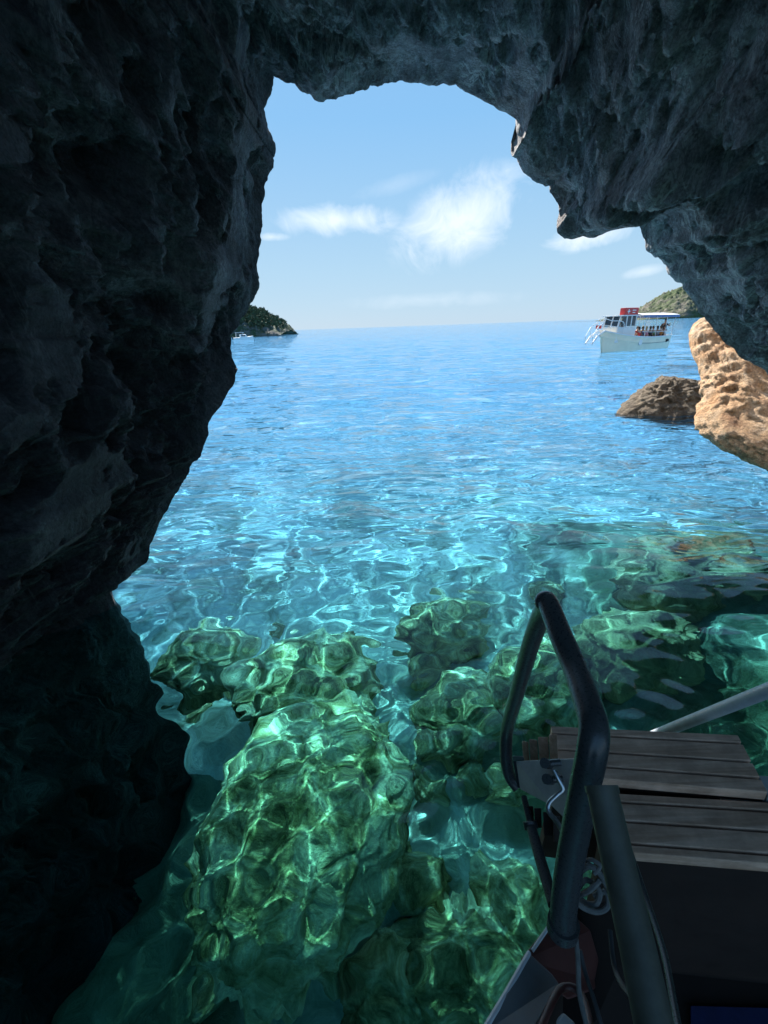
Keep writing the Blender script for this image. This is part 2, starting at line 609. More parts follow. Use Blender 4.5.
for i, c in enumerate(lip):
    e = Vector((c.x - O.x, 0, c.z - O.z))
    e.normalize()
    if c.z < 0.4:
        k = max(0.0, min(1.0, (0.4 - c.z) / 0.6))
        e = e.lerp(Vector((1 if c.x > O.x else -1, 0, 0.0)), k).normalized()
    right = max(0.0, e.x)
    up = max(0.0, e.z)
    left = max(0.0, -e.x)
    L = c.y + 3.0  # cave left open behind the camera, an added opening for fill light
    for j in range(sin_ + sout):
        if j < sin_:
            u = j / (sin_ - 1)
            s = L * u ** 2.0                       # metres inward from the lip
            g = (0.05 * left + 0.10 * up * (1 - right) - 0.02 * right) * min(s, 6.0) - 0.15 * math.exp(-s * 3) + 0.15
            g += 1.6 * right * smooth(1.5, 6, np.float64(s))
            g -= 0.15 * min(s, 2.2) * up * (0.35 + 0.65 * min(1.0, right * 1.6))
            p = c + e * g + Vector((0, -s, 0))
            if u > 0.86:
                k = (u - 0.86) / 0.14
                ctr = Vector((O.x, p.y, 0.5))
                p = p.lerp(ctr, -0.25 * k ** 1.5)
            amp = min(1.0, s / 0.5)
            s_n = s
        else:
            u = (j - sin_ + 1) / sout
            s = 26 * u ** 2.0
            p = c + e * s + Vector((0, 0.25 * math.sin(min(1.0, s * 2.0) * math.pi) + 0.04 * s, 0))
            amp = min(1.0, s / 0.5)
            s_n = s
        if amp > 0.001:
            q3 = p * 0.55
            big = fbm(q3 + Vector((3, 1, 7)), 3)
            rid = noise.ridged_multi_fractal(p * 0.9 + Vector((9, 2, 1)), 0.9, 2.1, 6, 1.0, 2.0) - 1.1
            fine = fbm(p * 4.5, 4)
            pf = Vector((p.x, p.y, p.z * 0.6))
            rid2 = noise.ridged_multi_fractal(pf * 2.7 + Vector((1, 5, 3)), 0.8, 2.2, 5, 1.0, 2.0) - 1.0
            vd = noise.voronoi(pf * 2.3)[0]
            pit = min(0.5, vd[1] - vd[0])
            vd2 = noise.voronoi(pf * 6.5)[0]
            pit2 = min(0.5, vd2[1] - vd2[0])
            d = amp * (0.30 * (big + 0.2) - 0.26 * rid - 0.09 * fine - 0.15 * rid2 - 0.035 * fbm(p * 12, 3) - 0.16 * (pit - 0.2) - 0.055 * (pit2 - 0.2))
            d = max(d, -0.02 - 0.10 * min(s_n, 1.2))
            p = p + e * d + Vector((0, amp * 0.12 * noise.noise(p * 1.8 + Vector((40, 0, 0))), 0))
        verts[j, i] = p
inner = verts[:sin_][::-1]
allr = np.concatenate([inner, verts[sin_:]], 0)
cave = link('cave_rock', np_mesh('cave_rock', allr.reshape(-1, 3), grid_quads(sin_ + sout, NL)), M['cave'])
tag(cave, 'dark craggy limestone walls and roof of the sea cave round its bright mouth', 'cave', None, 'structure')

# ------------------------------------------------------------------ rocks above water
def shaped_rock(name, m, outline, centre, y, thick, lab, seed, amp, sub=6, lean=0.0, skew=0.0):
    """a rock with a given side outline and a real rounded thickness, pushed in and out by noise"""
    c = at_y(*centre, y)
    poly = []
    for px, py in outline:      # the outline lies on a plane that leans back by 'lean' and turns by 'skew'
        r = ray(px, py)
        tt = (y + lean * (CAM_H - c.z) + skew * c.x) / (r.y - lean * r.z + skew * r.x)
        poly.append(CAM + r * tt - c)
    ang = sorted((math.atan2(p.z, p.x), math.hypot(p.x, p.z)) for p in poly)
    A = np.array([a[0] for a in ang])
    Q = np.array([a[1] for a in ang])
    A = np.concatenate([A - 2 * np.pi, A, A + 2 * np.pi])
    Q = np.concatenate([Q, Q, Q])
    bm = bmesh.new()
    bmesh.ops.create_icosphere(bm, subdivisions=sub, radius=1)
    off = Vector((seed * 7.3, seed * 3.1, seed * 5.7))
    for v in bm.verts:
        d = v.co.copy()
        s = math.hypot(d.x, d.z)
        r = float(np.interp(math.atan2(d.z, d.x), A, Q))
        sq = min(1.0, s) ** 0.75
        p = Vector((r * sq * d.x / max(s, 1e-6), thick * d.y, r * sq * d.z / max(s, 1e-6)))
        p.y += lean * p.z - skew * p.x
        q = p + off
        vd = noise.voronoi(q * 2.6)[0]
        vd2 = noise.voronoi(q * 7.0)[0]
        k = 0.45 * fbm(q * 1.1, 4) + 0.4 * (noise.ridged_multi_fractal(q * 1.9, 0.8, 2.2, 6, 1.0, 2.0) - 1.1) + 0.30 * fbm(q * 6, 5)
        k += 0.30 * (noise.ridged_multi_fractal(q * 4.5, 0.7, 2.2, 4, 1.0, 2.0) - 1.0) - 0.4 * (min(0.5, vd[1] - vd[0]) - 0.2) - 0.25 * (min(0.5, vd2[1] - vd2[0]) - 0.2)
        edge = 0.35 + 0.65 * abs(d.y)
        v.co = p + d * (amp * k * edge)
    me = bpy.data.meshes.new(name)
    bm.to_mesh(me)
    bm.free()
    o = link(name, me, m)
    o.location = c
    return tag(o, lab, 'boulder')


shaped_rock('boulder', M['orange'], [(703, 318), (720, 328), (745, 346), (790, 384), (835, 430), (825, 480), (790, 478), (765, 467), (738, 456), (714, 444), (700, 434),
            (697, 420), (705, 400), (706, 380), (700, 362), (693, 346), (692, 329)], (750, 398), 9.0, 0.5,
            'sunlit orange limestone boulder leaning against the right side of the cave mouth', 3, 0.20, 6, 1.6, 0.4)
yb = at_z(662, 414, 0).y
shaped_rock('boulder', M['brown'], [(622, 407), (631, 400), (645, 390), (658, 381), (667, 377), (677, 379), (697, 382), (725, 384), (760, 410), (740, 440), (690, 440), (640, 432), (614, 422)],
            (675, 410), yb + 0.3, 0.6, 'low brown rock standing in the sea beside the orange boulder', 8, 0.20, 6, 1.1)

# ------------------------------------------------------------------ submerged boulders
def sub(px, py, z, size, seed, rz=0.0, lab=None, s=5, rough=0.22):
    p = under(px, py, z)
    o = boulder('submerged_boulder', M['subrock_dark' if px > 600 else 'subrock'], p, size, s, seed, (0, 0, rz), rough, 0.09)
    o.cycles.is_caustics_receiver = True
    tag(o, lab, 'boulder', 'boulders lying on the seabed')
    return o


sub(308, 815, -1.95, (0.90, 1.25, 0.48), 21, R(-14), 'largest mossy boulder under the clear water, lit by the sun in front of the boat', 6, 0.13)
sub(440, 628, -2.5, (0.62, 0.5, 0.42), 22, 0.4, 'pale green submerged boulder beyond the large mossy one, left of the handrail top')
sub(305, 685, -2.3, (0.85, 0.7, 0.6), 23, 0.1, 'rounded submerged boulder directly behind the largest mossy boulder')
sub(468, 715, -2.6, (0.6, 0.6, 0.42), 24, 0.8, 'dark submerged boulder left of the handrail foot')
sub(515, 930, -3.0, (0.42, 0.5, 0.45), 25, 0.2, 'weedy submerged boulder below the hanging gangway treads')
sub(470, 985, -2.9, (0.5, 0.45, 0.5), 26, 1.2, 'submerged boulder next to the grey hull panel')
sub(400, 1010, -3.0, (0.5, 0.4, 0.4), 27, 0.5, 'submerged boulder at the near end of the largest mossy one')
sub(545, 690, -2.3, (0.7, 0.6, 0.6), 28, 0.9, 'submerged boulder seen between the two legs of the handrail')
sub(690, 570, -1.5, (1.1, 0.8, 0.7), 29, 0.3, 'shallow brown submerged ledge boulder on the right below the orange boulder')
sub(640, 650, -1.6, (0.7, 0.6, 0.6), 31, 0.7, 'submerged boulder between the handrail and the right ledge')
sub(205, 655, -2.9, (0.6, 0.6, 0.4), 32, 0.2, 'shaded submerged boulder at the foot of the left cave wall')

rs = random.Random(8)
for i in range(34):
    p = under(rs.uniform(180, 600), rs.uniform(600, 1000), -2.9)
    k = rs.uniform(0.10, 0.27)
    o = boulder('submerged_stone', M['subrock'], Vector((p.x, p.y, bed_z(p.x, p.y) + k * 0.25)), (k * rs.uniform(0.9, 1.4), k, k * 0.7), 4, 60 + i, (0, 0, rs.uniform(0, 6)), 0.24, 0.09)
    o.cycles.is_caustics_receiver = True
    tag(o, 'small loose stone on the seabed between the big submerged boulders', 'stone', 'small stones scattered on the seabed')

# ------------------------------------------------------------------ far land
def headland(name, px0, px1, ywl, prof, dist, depth, m, lab, seed, rug):
    """rocky land rising from the water, profile heights given along its length"""
    n, k = 150, 60
    a, b = at_y(px0, ywl, dist), at_y(px1, ywl, dist)
    vs = np.zeros((k, n, 3))
    for i in range(n):
        u = i / (n - 1)
        x = a.x + (b.x - a.x) * u
        hgt = np.interp(u, [p[0] for p in prof], [p[1] for p in prof])
        for j in range(k):
            v = j / (k - 1)
            yy = dist + depth * (v - 0.08)
            sh = math.sin(min(1.0, v * 1.9) * math.pi / 2) ** 0.7 if v < 0.6 else max(0.0, math.cos((v - 0.6) / 0.4 * math.pi / 2))
            p = Vector((x, yy, 0)) / rug
            z = hgt * sh
            z += (0.35 * noise.ridged_multi_fractal(p * 1.1 + Vector((seed, 0, 0)), 1, 2, 5, 1, 2) - 0.35 + 0.35 * fbm(p * 2 + Vector((0, seed, 0)), 5)) * rug * min(1, z / rug)
            vs[j, i] = (x + 0.25 * rug * noise.noise(p * 2), yy, max(z, -2) if 0 < v < 1 else -2)
    o = link(name, np_mesh(name, vs.reshape(-1, 3), grid_quads(k, n)), m)
    tag(o, lab, 'headland', None, 'structure')
    return vs


def land_mat(name, rock1, rock2, scrub, lo, hi, s):
    m = mat(name, rock1, 0.9, 0, 0.1)
    t = NT(m)
    p = t.obj()
    c = t.mix(t.noise(p, 0.5 * s, 8, 0.7), rock1, rock2)
    g = t.ramp(t.noise(p, 0.22 * s, 8, 0.72), [(lo, (0, 0, 0)), (hi, (1, 1, 1))])
    c = t.mix(g, c, scrub)
    t.link(c, t.b.inputs['Base Color'])
    t.link(t.bump(t.noise(p, 0.6 * s, 8, 0.7), 0.9, 1.2 / s), t.b.inputs['Normal'])
    return m


M['land_right'] = land_mat('scrub_headland', (0.26, 0.235, 0.19), (0.15, 0.135, 0.105), (0.08, 0.11, 0.05), 0.38, 0.52, 0.14)
M['land_left'] = land_mat('wooded_headland', (0.20, 0.19, 0.17), (0.11, 0.11, 0.10), (0.05, 0.075, 0.04), 0.40, 0.52, 0.7)
headland('headland', 590, 800, 317.5, [(0, -6), (0.22, -4), (0.25, 3), (0.33, 8), (0.40, 13), (0.46, 25), (0.50, 32), (0.62, 42), (0.8, 62), (1, 70)], 640, 150, M['land_right'],
         'pale rocky headland with green scrub on the horizon behind the tour boat', 4.0, 9)
D_L = 260
vsL = headland('headland', 165, 282, 337.2, [(0, 16), (0.55, 15), (0.72, 12.5), (0.80, 10.5), (0.88, 7), (0.96, 5), (1, 2.0)], D_L, 60, M['land_left'],
               'dark wooded headland on the horizon past the left cave wall', 9.0, 4)
# its trees read as one mass: leaf clumps spread over the upper half
mb = bmesh.new()
rnd = random.Random(4)
for i in range(520):
    jj, ii = rnd.randrange(6, 40), rnd.randrange(70, 142)
    q = Vector(vsL[jj, ii])
    if q.z < 4.0:
        continue
    r0 = rnd.uniform(0.5, 1.5)
    for k in range(16):
        d = Vector((rnd.gauss(0, 1), rnd.gauss(0, 1), rnd.gauss(0.4, 0.9))).normalized() * r0 * rnd.uniform(0.5, 1.1)
        c0 = q + d + Vector((0, 0, r0 * 0.6))
        a1 = Vector((rnd.gauss(0, 1), rnd.gauss(0, 1), rnd.gauss(0, 1))).normalized() * rnd.uniform(0.3, 0.7)
        a2 = a1.orthogonal().normalized() * rnd.uniform(0.3, 0.6)
        mb.faces.new([mb.verts.new(c0 + w_) for w_ in (a1, a2, -a1, -a2)])
me = bpy.data.meshes.new('woods')
mb.to_mesh(me)
mb.free()
mm = mat('pine_foliage', (0.05, 0.08, 0.04), 0.8, 0, 0.2)
t = NT(mm)
t.link(t.ramp(t.noise(t.obj(), 0.5, 4), [(0.35, (0.035, 0.055, 0.03)), (0.65, (0.09, 0.12, 0.06))]), t.b.inputs['Base Color'])
tag(link('woods', me, mm, None, False), 'dark green trees covering the left headland', 'woods', None, 'stuff')

# ------------------------------------------------------------------ boat materials
def painted(name, c, rough=0.4, dirt=0.25, s=4.0, metal=0.0):
    m = mat(name, c, rough, metal)
    t = NT(m)
    f = t.ramp(t.noise(t.obj(), s, 6, 0.7), [(0.35, (1 - dirt, 1 - dirt, 1 - dirt)), (0.65, (1, 1, 1))])
    t.link(t.mix(1.0, f, c, 'MULTIPLY'), t.b.inputs['Base Color'])
    t.link(t.math('ADD', t.math('MULTIPLY', t.noise(t.obj(), s * 3, 5), 0.3), rough - 0.15), t.b.inputs['Roughness'])
    return m


M['cream'] = painted('cream_hull_paint', (0.88, 0.82, 0.62), 0.35, 0.12, 1.2)
M['white'] = painted('white_paint', (0.82, 0.82, 0.80), 0.4, 0.08, 2)
M['rubrail'] = painted('grey_rub_rail', (0.30, 0.29, 0.27), 0.6)
M['redpaint'] = painted('red_plastic', (0.62, 0.04, 0.035), 0.45, 0.1)
M['awning'] = painted('white_awning_cloth', (0.85, 0.86, 0.88), 0.8, 0.06, 1)
M['awning_edge'] = painted('blue_awning_valance', (0.16, 0.24, 0.46), 0.8, 0.1, 1)
M['glass'] = mat('dark_window_glass', (0.03, 0.04, 0.05), 0.05)
M['wood'] = painted('varnished_bench', (0.22, 0.12, 0.06), 0.5)
M['darkrub'] = painted('black_rubber', (0.03, 0.03, 0.03), 0.7)
M['deckpaint'] = painted('deck_paint', (0.35, 0.36, 0.36), 0.7)

# ------------------------------------------------------------------ tour boat
pb, ps = at_z(600, 352.6, 0), at_z(657, 347.4, 0)
ax = (pb - ps)
BL = 9.6
hd = math.atan2(ax.y, ax.x)
scl = ax.length / 8.6
tb = empty('tour_boat', ps, hd)
tag(tb, 'cream tour boat full of passengers with a white awning and red roof board', 'boat')
ST = [(-0.1, 1.12, 0.95, 1.12), (1.5, 1.32, 1.05, 1.08), (3.5, 1.42, 1.15, 1.08), (5.5, 1.34, 1.0, 1.18), (7.0, 1.02, 0.62, 1.38), (8.2, 0.52, 0.22, 1.62), (8.9, 0.12, 0.03, 1.80)]


def st(x):
    xs = [s[0] for s in ST]
    return [float(np.interp(x, xs, [s[k] for s in ST])) for k in (1, 2, 3)]


vs, fs = [], []
NS = 40
for i in range(NS):
    x = -0.1 + 9.0 * i / (NS - 1)
    g, wl, h = st(x)
    rake = 0.55 * max(0.0, (x - 7.0) / 1.9) ** 2
    prof = [(-g * 1.0, h), (-g * 1.0 + 0.02, h - 0.12), (-(g * 0.55 + wl * 0.45), h * 0.5), (-wl, 0.0), (-wl * 0.7, -0.45), (0, -0.6),
            (wl * 0.7, -0.45), (wl, 0.0), (g * 0.55 + wl * 0.45, h * 0.5), (g - 0.02, h - 0.12), (g, h)]
    for (y, z) in prof:
        vs.append((x - rake * (1 - max(0, z) / 1.8), y, z))
P = 11
for i in range(NS - 1):
    for k in range(P - 1):
        fs.append((i * P + k, (i + 1) * P + k, (i + 1) * P + k + 1, i * P + k + 1))
fs.append(tuple(range(P)))
fs.append(tuple(range((NS - 1) * P + P - 1, (NS - 1) * P - 1, -1)))
# inner deck closing the top 45 cm below the gunwale
for i in range(NS):
    x = -0.1 + 9.0 * i / (NS - 1)
    g, wl, h = st(x)
    vs += [(x, -g, h), (x, -g + min(0.06, g * 0.4), h), (x, -g + min(0.06, g * 0.4), h - 0.5), (x, g - min(0.06, g * 0.4), h - 0.5), (x, g - min(0.06, g * 0.4), h), (x, g, h)]
o0 = NS * P
for i in range(NS - 1):
    for k in range(5):
        a = o0 + i * 6 + k
        fs.append((a, a + 1, a + 7, a + 6))
hull = link('hull', mesh('hull', vs, fs), M['cream'], tb)
hull.modifiers.new('edges', 'EDGE_SPLIT').split_angle = R(35)
mbx = MB()
for sgn in (1, -1):
    mbx.tube([(x, sgn * (st(x)[0] + 0.015), st(x)[2] - 0.02) for x in np.linspace(-0.1, 8.8, 24)], 0.045, 8)
mbx.build('rub_rail', M['white'], tb, True)
mbx = MB()
for sgn in (1, -1):
    mbx.tube([(x, sgn * ((st(x)[0] * 0.55 + st(x)[1] * 0.45) + 0.06), st(x)[2] * 0.52) for x in np.linspace(0.2, 5.2, 16)], 0.022, 6)
mbx.build('spray_rail', M['rubrail'], tb, True)
# round emblem and exhaust plate on the port bow quarter
def on_hull(x, f):
    g, wl, h = st(x)
    return Vector((x, (g * f + wl * (1 - f)) + 0.03, h * (0.1 + 0.8 * f)))


mbx = MB()
c0 = on_hull(5.0, 0.62)
mbx.tube([c0 + Vector((0, -0.05, 0)), c0 + Vector((0, 0.045, 0.0))], 0.24, 24)
mbx.build('emblem', M['white'], tb, True)
mbx = MB()
c0 = on_hull(0.75, 0.62)
mbx.tube([c0 + Vector((-0.16, 0.0, 0.03)), c0 + Vector((0.16, 0.03, -0.01))], 0.12, 12)
mbx.build('fender', M['darkrub'], tb, True)
# wheelhouse
x0, x1, yw = 5.35, 7.45, 0.86
zb, zm, zt = 0.75, 1.98, 2.82
mbx = MB()
mbx.prism([(x0, -yw, zb), (x1 + 0.25, -yw * 0.8, zb), (x1 + 0.2, -yw * 0.8, zm), (x0, -yw, zm)], (0, 0.05, 0))
mbx.prism([(x0, yw, zb), (x1 + 0.25, yw * 0.8, zb), (x1 + 0.2, yw * 0.8, zm), (x0, yw, zm)], (0, -0.05, 0))
mbx.prism([(x1 + 0.25, -yw * 0.8, zb), (x1 + 0.25, yw * 0.8, zb), (x1 + 0.2, yw * 0.8, zm), (x1 + 0.2, -yw * 0.8, zm)], (-0.05, 0, 0))
mbx.prism([(x0, -yw, zb), (x0, yw, zb), (x0, yw, zm - 0.5), (x0, -yw, zm - 0.5)], (0.05, 0, 0))
wh = mbx.build('wheelhouse', M['white'], tb, False, 0.02)
for sgn in (1, -1):
    for x, w0 in ((x0 + 0.05, 0.13), (x0 + 0.72, 0.11), (x0 + 1.38, 0.11)):
        MB().box((x, sgn * (yw - 0.06), (zm + zt) / 2), (w0, 0.07, zt - zm)).build('window_post', M['white'], tb)
    MB().prism([(x1 + 0.12, sgn * yw * 0.72, zm), (x1 + 0.25, sgn * yw * 0.72, zm), (x1 - 0.02, sgn * yw * 0.72, zt), (x1 - 0.16, sgn * yw * 0.72, zt)], (0, sgn * 0.09, 0)).build('window_post', M['white'], tb)
MB().box((x1 + 0.06, 0, (zm + zt) / 2), (0.07, 0.08, zt - zm), Matrix.Rotation(-0.28, 3, 'Y')).build('window_post', M['white'], tb)
for sgn in (1, -1):
    for xa, xb in ((x0 + 0.14, x0 + 0.64), (x0 + 0.80, x0 + 1.30), (x0 + 1.46, x1 - 0.08)):
        MB().box(((xa + xb) / 2, sgn * (yw - 0.065), zm + 0.45), (xb - xa, 0.02, 0.78)).build('window', M['glass'], tb)
    MB().box((x1 + 0.07, sgn * 0.34, zm + 0.45), (0.02, 0.52, 0.8), Matrix.Rotation(-0.28, 3, 'Y')).build('windscreen', M['glass'], tb)
MB().box(((x0 + x1) / 2, 0, zt + 0.04), (x1 - x0 + 0.35, yw * 2 + 0.16, 0.09)).build('roof', M['white'], tb, False, 0.03)
# red board on the roof with its white marks
rb = MB().box((6.25, 0.62, zt + 0.33), (1.9, 0.5, 0.62)).build('roof_board', M['redpaint'], tb, False, 0.05)
mk = MB()
mk.box((6.72, 0.876, zt + 0.36), (0.34, 0.012, 0.10))
mk.box((6.72, 0.878, zt + 0.36), (0.10, 0.012, 0.34))
mk.build('white_mark', M['white'], rb)
mk = MB()
mk.box((5.95, 0.876, zt + 0.44), (0.50, 0.012, 0.07))
mk.build('white_mark', M['white'], rb)
mk = MB()
mk.box((6.0, 0.876, zt + 0.26), (0.38, 0.012, 0.06))
mk.build('white_mark', M['white'], rb)
# awning
vs, fs = [], []
na, nb_ = 16, 9
for side in (0, 0.04):
    for i in range(na):
        x = 5.25 - 5.65 * i / (na - 1)
        for j in range(nb_):
            v = -1 + 2 * j / (nb_ - 1)
            vs.append((x, 1.33 * v, 2.98 - 0.16 * v * v - 0.05 * (i / na) + 0.025 * math.sin(x * 5.2) * (1 - v * v) + side))
for i in range(na - 1):
    for j in range(nb_ - 1):
        a = i * nb_ + j
        fs.append((a, a + nb_, a + nb_ + 1, a + 1))
        b_ = a + na * nb_
        fs.append((b_, b_ + 1, b_ + nb_ + 1, b_ + nb_))
link('awning', mesh('awning', vs, fs), M['awning'], tb)
mbx = MB()
for sgn in (1, -1):
    mbx.prism([(5.2, sgn * 1.335, 2.83), (2.8, sgn * 1.335, 2.80), (-0.4, sgn * 1.335, 2.77), (-0.4, sgn * 1.335, 2.62), (2.8, sgn * 1.335, 2.68), (5.2, sgn * 1.335, 2.72)], (0, sgn * 0.015, 0))
mbx.prism([(-0.41, -1.33, 2.77), (-0.41, 1.33, 2.77), (-0.41, 1.33, 2.60), (-0.41, -1.33, 2.60)], (-0.015, 0, 0))
mbx.build('valance', M['awning_edge'], tb)
for x in (4.6, 3.0, 1.4, -0.0):
    for sgn in (1, -1):
        g, wl, h = st(x)
        MB().tube([(x, sgn * (g - 0.06), h - 0.05), (x, sgn * 1.25, 2.84)], 0.022, 8).build('awning_pole', M['white'], tb, True)
for sgn in (1, -1):
    mbx = MB()
    mbx.tube([(x, sgn * (st(x)[0] - 0.05), st(x)[2] + 0.38) for x in np.linspace(0.0, 5.1, 12)], 0.018, 8)
    mbx.build('side_rail', M['white'], tb, True)
    MB().box((2.5, sgn * 0.92, 0.98), (4.6, 0.42, 0.06)).box((2.5, sgn * 0.92, 0.8), (4.4, 0.3, 0.34)).build('bench', M['wood'], tb)
MB().tube([(-0.15, 0.2, 1.0), (-0.62, 0.2, 2.1)], 0.02, 8).build('flag_pole', M['wood'], tb, True)
# bow pulpit and its folding ladder
mbx = MB()
for sgn in (1, -1):
    mbx.tube([(7.2, sgn * 0.9, 1.5), (7.3, sgn * 0.92, 2.35), (8.3, sgn * 0.5, 2.5), (9.0, sgn * 0.26, 2.62), (9.15, sgn * 0.26, 1.75)], 0.03, 8, 4)
    mbx.tube([(7.3, sgn * 0.9, 1.95), (8.4, sgn * 0.45, 2.1), (9.08, sgn * 0.26, 2.2)], 0.022, 8, 4)
    mbx.tube([(8.3, sgn * 0.5, 1.65), (8.3, sgn * 0.5, 2.5)], 0.022, 8)
mbx.build('bow_rail', M['white'], tb, True)
mbx = MB()
for sgn in (1, -1):
    mbx.tube([(8.8, sgn * 0.32, 1.75), (9.7, sgn * 0.32, 1.35), (10.3, sgn * 0.32, 0.75)], 0.065, 8)
    mbx.tube([(9.0, sgn * 0.34, 2.4), (9.75, sgn * 0.34, 2.1), (10.35, sgn * 0.34, 1.35), (10.3, sgn * 0.34, 0.75)], 0.028, 8)
    mbx.tube([(9.7, sgn * 0.33, 1.35), (9.75, sgn * 0.34, 2.1)], 0.024, 8)
for k in range(7):
    u = k / 6
    p0 = Vector((8.95, 0, 1.70)).lerp(Vector((10.25, 0, 0.82)), u)
    mbx.box(p0, (0.13, 0.64, 0.035))
mbx.build('bow_ladder', M['white'], tb, True)
MB().box((9.25, -0.0, 2.05), (0.05, 0.5, 0.26)).build('bow_board', M['redpaint'], tb)
tb.scale = (scl, scl, scl)
bpy.context.view_layer.update()
TBM = tb.matrix_world.copy()

# ------------------------------------------------------------------ people aboard
SKIN = [mat('skin_light', (0.55, 0.34, 0.25), 0.55), mat('skin_tan', (0.38, 0.22, 0.15), 0.55)]
CLOTH = {k: painted('cloth_' + k, c, 0.85, 0.15, 6) for k, c in dict(red=(0.55, 0.05, 0.05), white=(0.75, 0.75, 0.73), black=(0.03, 0.03, 0.035), navy=(0.04, 0.06, 0.16),
         teal=(0.05, 0.3, 0.3), pink=(0.6, 0.25, 0.3), grey=(0.25, 0.25, 0.26), orange=(0.6, 0.22, 0.05), green=(0.12, 0.22, 0.08), blue=(0.10, 0.2, 0.45), yellow=(0.6, 0.5, 0.12)).items()}
HAIRM = {k: mat('hair_' + k, c, 0.7) for k, c in dict(dark=(0.025, 0.018, 0.012), brown=(0.10, 0.06, 0.03), blond=(0.35, 0.25, 0.12)).items()}


def skinned(name, nodes, edges, m, parent=None, sub=1):
    me = bpy.data.meshes.new(name)
    me.from_pydata([n[0] for n in nodes], edges, [])
    o = link(name, me, m, parent, False)
    bm = bmesh.new()
    bm.from_mesh(me)
    ly = bm.verts.layers.skin.verify()
    for i, v in enumerate(bm.verts):
        r = nodes[i][1]
        v[ly].radius = r if isinstance(r, tuple) else (r, r)
        v[ly].use_root = (i == 0)
    bm.to_mesh(me)
    bm.free()
    sk = o.modifiers.new('skin', 'SKIN')
    sk.use_smooth_shade = True
    sb = o.modifiers.new('smooth', 'SUBSURF')
    sb.levels = sb.render_levels = sub
    return o


def person(loc, rz, shirt, trousers, hair, skin, lab, seated=True, group=None, lean=0.0):
    e = empty('person', loc, rz)
    tag(e, lab, 'person', group)
    k = lean
    if seated:      # x forward, seat height at z=0
        N = [((0, 0, 0.10), (0.15, 0.12)), ((0.02 + k * .3, 0, 0.32), (0.14, 0.10)), ((0.03 + k * .6, 0, 0.50), (0.16, 0.10)), ((0.04 + k, 0, 0.62), 0.055),
             ((0.06 + k, 0, 0.74), (0.085, 0.095)), ((0.07 + k, 0, 0.84), (0.07, 0.08)),
             ((0.03 + k * .6, 0.2, 0.50), 0.055), ((0.08 + k, 0.25, 0.28), 0.042), ((0.30, 0.17, 0.20), 0.03), ((0.38, 0.14, 0.19), 0.035),
             ((0.03 + k * .6, -0.2, 0.50), 0.055), ((0.08 + k, -0.25, 0.28), 0.042), ((0.30, -0.17, 0.20), 0.03), ((0.38, -0.14, 0.19), 0.035),
             ((0.10, 0.1, 0.08), 0.085), ((0.46, 0.13, 0.08), 0.06), ((0.44, 0.13, -0.36), 0.04), ((0.56, 0.14, -0.40), 0.035),
             ((0.10, -0.1, 0.08), 0.085), ((0.46, -0.13, 0.08), 0.06), ((0.44, -0.13, -0.36), 0.04), ((0.56, -0.14, -0.40), 0.035)]
    else:           # feet at z=0
        N = [((0, 0, 0.92), (0.13, 0.15)), ((0, 0, 1.15), (0.10, 0.14)), ((0, 0, 1.38), (0.10, 0.17)), ((0.01, 0, 1.52), 0.055),
             ((0.03, 0, 1.63), (0.085, 0.095)), ((0.03, 0, 1.73), (0.07, 0.08)),
             ((0, 0.2, 1.38), 0.058), ((0.05, 0.36, 1.22), 0.045), ((0.22, 0.42, 1.38), 0.034), ((0.32, 0.42, 1.48), 0.035),
             ((0, -0.2, 1.38), 0.058), ((-0.02, -0.27, 1.10), 0.045), ((0.08, -0.26, 0.88), 0.034), ((0.11, -0.25, 0.78), 0.035),
             ((0, 0.1, 0.85), 0.09), ((0.02, 0.11, 0.48), 0.06), ((0, 0.12, 0.07), 0.042), ((0.13, 0.13, 0.04), 0.035),
             ((0, -0.1, 0.85), 0.09), ((0.02, -0.11, 0.48), 0.06), ((0, -0.12, 0.07), 0.042), ((0.13, -0.13, 0.04), 0.035)]
    E = [(0, 1), (1, 2), (2, 3), (3, 4), (4, 5), (2, 6), (6, 7), (7, 8), (8, 9), (2, 10), (10, 11), (11, 12), (12, 13),
         (0, 14), (14, 15), (15, 16), (16, 17), (0, 18), (18, 19), (19, 20), (20, 21)]
    skinned('body', N, E, SKIN[skin], e)

    def grow(i, d):
        p, r = N[i]
        r = r if isinstance(r, tuple) else (r, r)
        return (p, (r[0] + d, r[1] + d))
    mid = lambda a, b: tuple((N[a][0][q] + N[b][0][q]) / 2 for q in range(3))
    SH = [grow(0, .018), grow(1, .02), grow(2, .02), grow(6, .02), (mid(6, 7), (0.066, 0.066)), grow(10, .02), (mid(10, 11), (0.066, 0.066))]
    skinned('shirt', SH, [(0, 1), (1, 2), (2, 3), (3, 4), (2, 5), (5, 6)], CLOTH[shirt], e)
    TR = [grow(0, .024), grow(14, .02), grow(15, .012), grow(18, .02), grow(19, .012)]
    skinned('shorts', TR, [(0, 1), (1, 2), (0, 3), (3, 4)], CLOTH[trousers], e)
    h4, h5 = Vector(N[4][0]), Vector(N[5][0])
    MB().ball(h5 + Vector((-0.025, 0, -0.01)), (0.10, 0.095, 0.09)).ball(h4 + Vector((-0.06, 0, 0.0)), (0.055, 0.085, 0.10)).build('hair', HAIRM[hair], e, True)
    f = MB().ball(h4 + Vector((0.095, 0, 0.01)), (0.022, 0.014, 0.022), 8, 6)
    f.build('nose', SKIN[skin], e, True)
    return e


def aboard(x, y, z):
    return TBM @ Vector((x, y, z))


